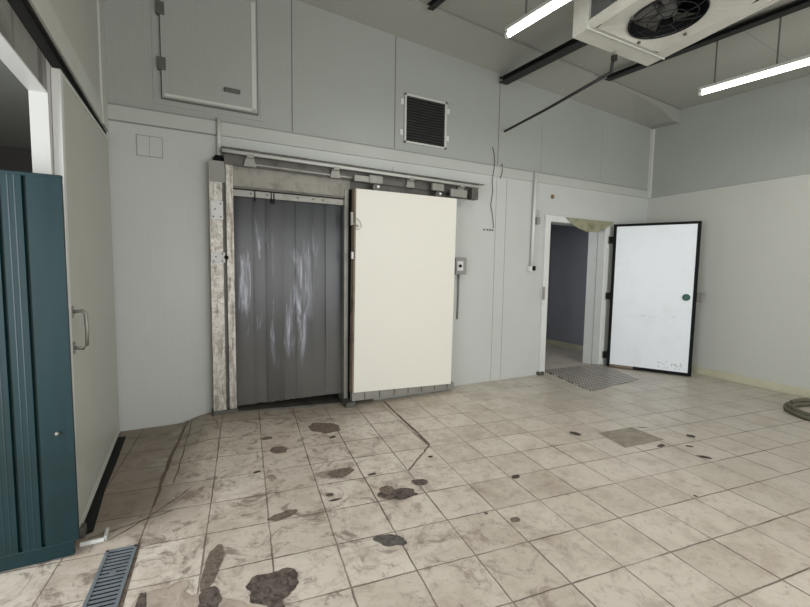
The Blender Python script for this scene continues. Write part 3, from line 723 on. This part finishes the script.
# ------------------------------------------------------------ ceiling: lights, cooler, beams, drain pipe
def light_fixture(x, y0, y1, z0, z1, rods, label):
    t = thing('ceiling_light', label, 'light', (x, (y0 + y1) / 2, z0), 'fluorescent tube lights hung from the ceiling')
    b = B(); a0 = Vector((x, y0, z0)); a1 = Vector((x, y1, z1)); d = (a1 - a0).normalized(); up = Vector((0, 0, 1))
    tube(b, [a0 + d * .02, a1 - d * .02], .022, 12); obj('tube', b, 'tube', t, smooth=True)
    vs = []
    b = B()
    for (sx_, zz) in ((-.030, .026), (.030, .026), (.022, .058), (-.022, .058)):
        vs.append((b.verts.new(a0 + Vector((sx_, 0, zz))), b.verts.new(a1 + Vector((sx_, 0, zz)))))
    b.faces.new([v[0] for v in vs]); b.faces.new([v[1] for v in vs][::-1])
    for i in range(4): b.faces.new((vs[i][0], vs[i][1], vs[(i + 1) % 4][1], vs[(i + 1) % 4][0]))
    obj('housing', b, 'trim', t, .003)
    for e_, s_ in ((a0, 1), (a1, -1)):
        b = B(); tube(b, [e_, e_ + d * s_ * .028], .026, 12); obj('end_cap', b, 'white', t)
    for yr in rods:
        zr = z0 + (z1 - z0) * (yr - y0) / (y1 - y0)
        b = B(); tube(b, [(x, yr, zr + .05), (x, yr, ceil_z(x, yr))], .007, 8); r_ = obj('suspension_rod', b, 'plastic_d', t)
        b = B(); bx(b, x - .02, x + .02, yr - .02, yr + .02, ceil_z(x, yr) - .012, ceil_z(x, yr)); obj('ceiling_plate', b, 'plastic_d', r_)
light_fixture(4.79, 2.625, 1.02, 3.275, 3.19, (2.49, 1.98, 1.2), 'lit fluorescent tube hanging right of the ceiling cooler')
light_fixture(2.33, 2.77, 1.20, 3.285, 3.18, (2.56, 1.4), 'lit fluorescent tube hanging left of the ceiling cooler')

# ceiling cooler (evaporator)
t = thing('ceiling_cooler', 'white ceiling-hung cooling unit with round black fan underneath', 'cooling unit', (3.31, 1.9, 3.3))
TL = .05 / .8
ZB = 3.30
def sh(x, y, z): return (x, y, z + TL * (2.4 - y))
def sbx(bm, x0, x1, y0, y1, z0, z1):
    vs = bx(bm, x0, x1, y0, y1, z0, z1)
    for v in vs: v.co.z += TL * (2.4 - v.co.y)
YE = .75; ZT = 3.62
b = B(); sbx(b, 2.822, 3.798, 2.405, 2.555, ZB, ZT); sbx(b, 2.822, 3.798, YE, YE + .12, ZB, ZT); sbx(b, 2.80, 3.82, YE, 2.565, ZT - .03, ZT); obj('end_housing', b, 'evap', t, .006)
b = B()
# drip tray with a round fan hole
cx, cy, fr0 = 3.265, 2.06, .262
xs = (2.822, 3.798); ys = (YE + .12, 2.405)
n = 48; ring = []; outer = []
y_lo = 1.62
for k in range(n):
    a = 2 * PI * k / n
    c_, s_ = math.cos(a), math.sin(a)
    ring.append(b.verts.new(sh(cx + fr0 * c_, cy + fr0 * s_, ZB + .012)))
    x0_, x1_, y0_, y1_ = 2.86 - cx, 3.64 - cx, y_lo - cy, 2.36 - cy
    tt = min((x1_ / c_) if c_ > 1e-6 else 9, (x0_ / c_) if c_ < -1e-6 else 9, (y1_ / s_) if s_ > 1e-6 else 9, (y0_ / s_) if s_ < -1e-6 else 9)
    outer.append(b.verts.new(sh(cx + tt * c_, cy + tt * s_, ZB - .012)))
for k in range(n): b.faces.new((ring[k], ring[(k + 1) % n], outer[(k + 1) % n], outer[k]))
def quad(bm, *P): bm.faces.new([bm.verts.new(sh(*p)) for p in P])
Zc = ZB - .012
quad(b, (2.86, 1.62, Zc), (3.64, 1.62, Zc), (3.64, YE + .12, Zc), (2.86, YE + .12, Zc))
quad(b, (2.822, 2.405, ZB), (3.798, 2.405, ZB), (3.64, 2.36, Zc), (2.86, 2.36, Zc))
quad(b, (2.822, 2.405, ZB), (2.86, 2.36, Zc), (2.86, YE + .12, Zc), (2.822, YE + .12, ZB))
quad(b, (3.798, 2.405, ZB), (3.64, 2.36, Zc), (3.64, YE + .12, Zc), (3.798, YE + .12, ZB + .03))
tray = obj('drip_tray', b, 'evap', t)
b = B(); sbx(b, 2.815, 3.805, 2.396, 2.408, ZB - .010, ZB + .01); obj('tray_lip', b, 'trim', t, .002)
for xx in (2.822, 3.770):
    b = B(); sbx(b, xx, xx + .028, YE + .12, 2.405, ZB, ZB + .055); obj('side_rail', b, 'evap', t, .003)
for xx in (2.85, 3.75):
    b = B(); sbx(b, xx, xx + .02, YE + .12, 2.405, ZB + .05, ZT - .02); obj('coil', b, 'coil', t)
b = B()
for k in range(n):
    a = 2 * PI * k / n; a2 = 2 * PI * (k + 1) / n
    P = lambda an, r, z: b.verts.new(sh(cx + r * math.cos(an), cy + r * math.sin(an), z))
    b.faces.new((P(a, fr0, ZB + .012), P(a2, fr0, ZB + .012), P(a2, fr0, ZB + .16), P(a, fr0, ZB + .16)))
b.faces.new([b.verts.new(sh(cx + fr0 * math.cos(2 * PI * k / n), cy + fr0 * math.sin(2 * PI * k / n), ZB + .16)) for k in range(n)])
fn = obj('fan_shroud', b, 'fan', t)
b = B()
for r in (.06, .13, .20, .258):
    tube(b, [sh(cx + r * math.cos(2 * PI * k / 40), cy + r * math.sin(2 * PI * k / 40), ZB - .022 + .03 * (r / .28) ** 3) for k in range(41)], .003 if r < .25 else .006, 6, False)
for k in range(8):
    a = 2 * PI * k / 8 + .2
    tube(b, [sh(cx + .05 * math.cos(a), cy + .05 * math.sin(a), ZB - .022), sh(cx + .2 * math.cos(a), cy + .2 * math.sin(a), ZB - .015), sh(cx + .265 * math.cos(a), cy + .265 * math.sin(a), ZB + .008)], .004, 6)
obj('fan_guard', b, 'fan', fn)
b = B()
for k in range(5):
    a = 2 * PI * k / 5
    L_ = []
    for j in range(7):
        u_ = j / 6; r = .06 + .20 * u_
        for s_ in (-1, 1):
            aa = a + s_ * (.28 + .12 * u_) ; L_.append(b.verts.new(sh(cx + r * math.cos(aa), cy + r * math.sin(aa), ZB + .075 + s_ * .025)))
    for j in range(6): b.faces.new((L_[2 * j], L_[2 * j + 1], L_[2 * j + 3], L_[2 * j + 2]))
tube(b, [sh(cx, cy, ZB + .03), sh(cx, cy, ZB + .13)], .065, 20)
obj('fan_blades', b, 'plastic_d', fn)
for x in (2.9, 3.72):
    for y in (2.48, .85):
        b = B(); tube(b, [(x, y, ZT), (x, y, ceil_z(x, y) + .02)], .009, 8); obj('hanging_rod', b, 'plastic_d', t)
for k, (x, y) in enumerate(((3.0, 2.16), (3.575, 2.10), (3.35, 2.335))):
    b = B(); tube(b, [sh(x, y, ZB - .008), sh(x, y, ZB - .022)], .012, 10); obj('screw', b, 'plastic_d', t)

t = thing('drain_pipe', 'thin black drain pipe sloping from the cooling unit to back wall', 'pipe', (3.4, 3.3, 3.1))
b = B(); tube(b, [(3.525, 4.172, 3.118), (3.42, 3.4, 3.112), (3.318, 2.56, 3.135)], [.014, .014, .015], 10); obj('pipe', b, 'beam', t, smooth=True)
b = B(); tube(b, [(3.318, 2.56, 3.125), (3.316, 2.55, 3.20), (3.312, 2.53, 3.24)], .014, 10); tube(b, [(3.312, 2.53, 3.22), (3.310, 2.53, 3.26)], .026, 12); obj('valve', b, 'beam', t, smooth=False)
b = B(); tube(b, [(3.310, 2.53, 3.255), (3.310, 2.53, 3.315)], .015, 10); obj('outlet_nut', b, 'steel_plain', t)

def beam(p0, p1, w, h, label):
    b = B(); p0 = Vector(p0); p1 = Vector(p1)
    pr = [(-w / 2, 0), (w / 2, 0), (w / 2, .008), (.006, .008), (.006, h - .008), (w / 2, h - .008), (w / 2, h), (-w / 2, h), (-w / 2, h - .008), (-.006, h - .008), (-.006, .008), (-w / 2, .008)]
    va = [b.verts.new(p0 + Vector((a, 0, z))) for a, z in pr]; vb = [b.verts.new(p1 + Vector((a, 0, z))) for a, z in pr]
    b.faces.new(va[::-1]); b.faces.new(vb)
    for i in range(12): b.faces.new((va[i], va[(i + 1) % 12], vb[(i + 1) % 12], vb[i]))
    return tag(obj('ceiling_beam', b, 'beam', None), label, 'beam', 'black steel beams under the ceiling')
beam((3.455, 4.15, 3.655), (3.50, .8, 3.44 + .1), .12, .06, 'thick black steel beam running from back wall to behind the cooling unit')
beam((4.63, 3.62, 3.745), (4.70, .6, 3.61), .09, .045, 'black ceiling beam passing just right of the cooling unit')
beam((2.18, 3.74, ceil_z(2.18, 3.74) - .055), (2.28, .6, ceil_z(2.28, .6) - .055), .06, .05, 'short visible black beam at top centre of the ceiling')

# ------------------------------------------------------------ lights
def area(name, loc, rot, sx, sy, power, col=(1, 1, 1), spread=None):
    l = bpy.data.lights.new(name, 'AREA'); l.shape = 'RECTANGLE'; l.size = sx; l.size_y = sy; l.energy = power; l.color = col
    if spread: l.spread = spread
    o = bpy.data.objects.new(name, l); C.objects.link(o); o.location = loc; o.rotation_euler = rot
    return o
# added fill lamp for low daylight from behind; front wall has no opening
area('daylight_fill_behind', (2.6, -2.9, 1.35), (math.radians(90), 0, 0), 5.5, 2.0, 192, (.99, .99, 1.0))
# daylight in the side room, entering past the green door
area('daylight_side', (-2.2, .6, 1.3), (math.radians(90), 0, math.radians(-75)), 2.4, 2.0, 140, (.93, .97, 1.0))
area('tube_glow_right', (4.79, 1.8, 3.17), (0, 0, 0), .06, 1.5, 14, (1, .98, .93))
area('tube_glow_left', (2.33, 2.0, 3.17), (0, 0, 0), .06, 1.5, 14, (1, .98, .93))
area('store_room_fill', (4.6, 5.2, 2.4), (0, 0, 0), .5, .5, 9, (.95, .97, 1))  # unseen fill lamp, added to brighten the store room
w = bpy.data.worlds.new('world'); S.world = w; w.use_nodes = True
w.node_tree.nodes['Background'].inputs[0].default_value = (.6, .65, .7, 1); w.node_tree.nodes['Background'].inputs[1].default_value = .3

# ------------------------------------------------------------ camera
cam = bpy.data.cameras.new('camera'); co = bpy.data.objects.new('camera', cam); C.objects.link(co)
yaw, pit, rol = math.radians(27.5423), math.radians(4.5779), math.radians(.8659)
fwd = Vector((math.sin(yaw) * math.cos(pit), math.cos(yaw) * math.cos(pit), -math.sin(pit)))
right = Vector((math.cos(yaw), -math.sin(yaw), 0)); up = right.cross(fwd)
r2 = right * math.cos(rol) + up * math.sin(rol); u2 = -right * math.sin(rol) + up * math.cos(rol)
mm = Matrix((r2, u2, -fwd)).transposed().to_4x4(); mm.translation = (0, 0, 1.4)
co.matrix_world = mm
cam.sensor_width = 36; cam.lens = 36 * 420.642 / 810; cam.clip_start = .05
S.camera = co
S.view_settings.view_transform = 'Standard'; S.view_settings.look = 'None'
S.cycles.max_bounces = 8; S.cycles.diffuse_bounces = 5
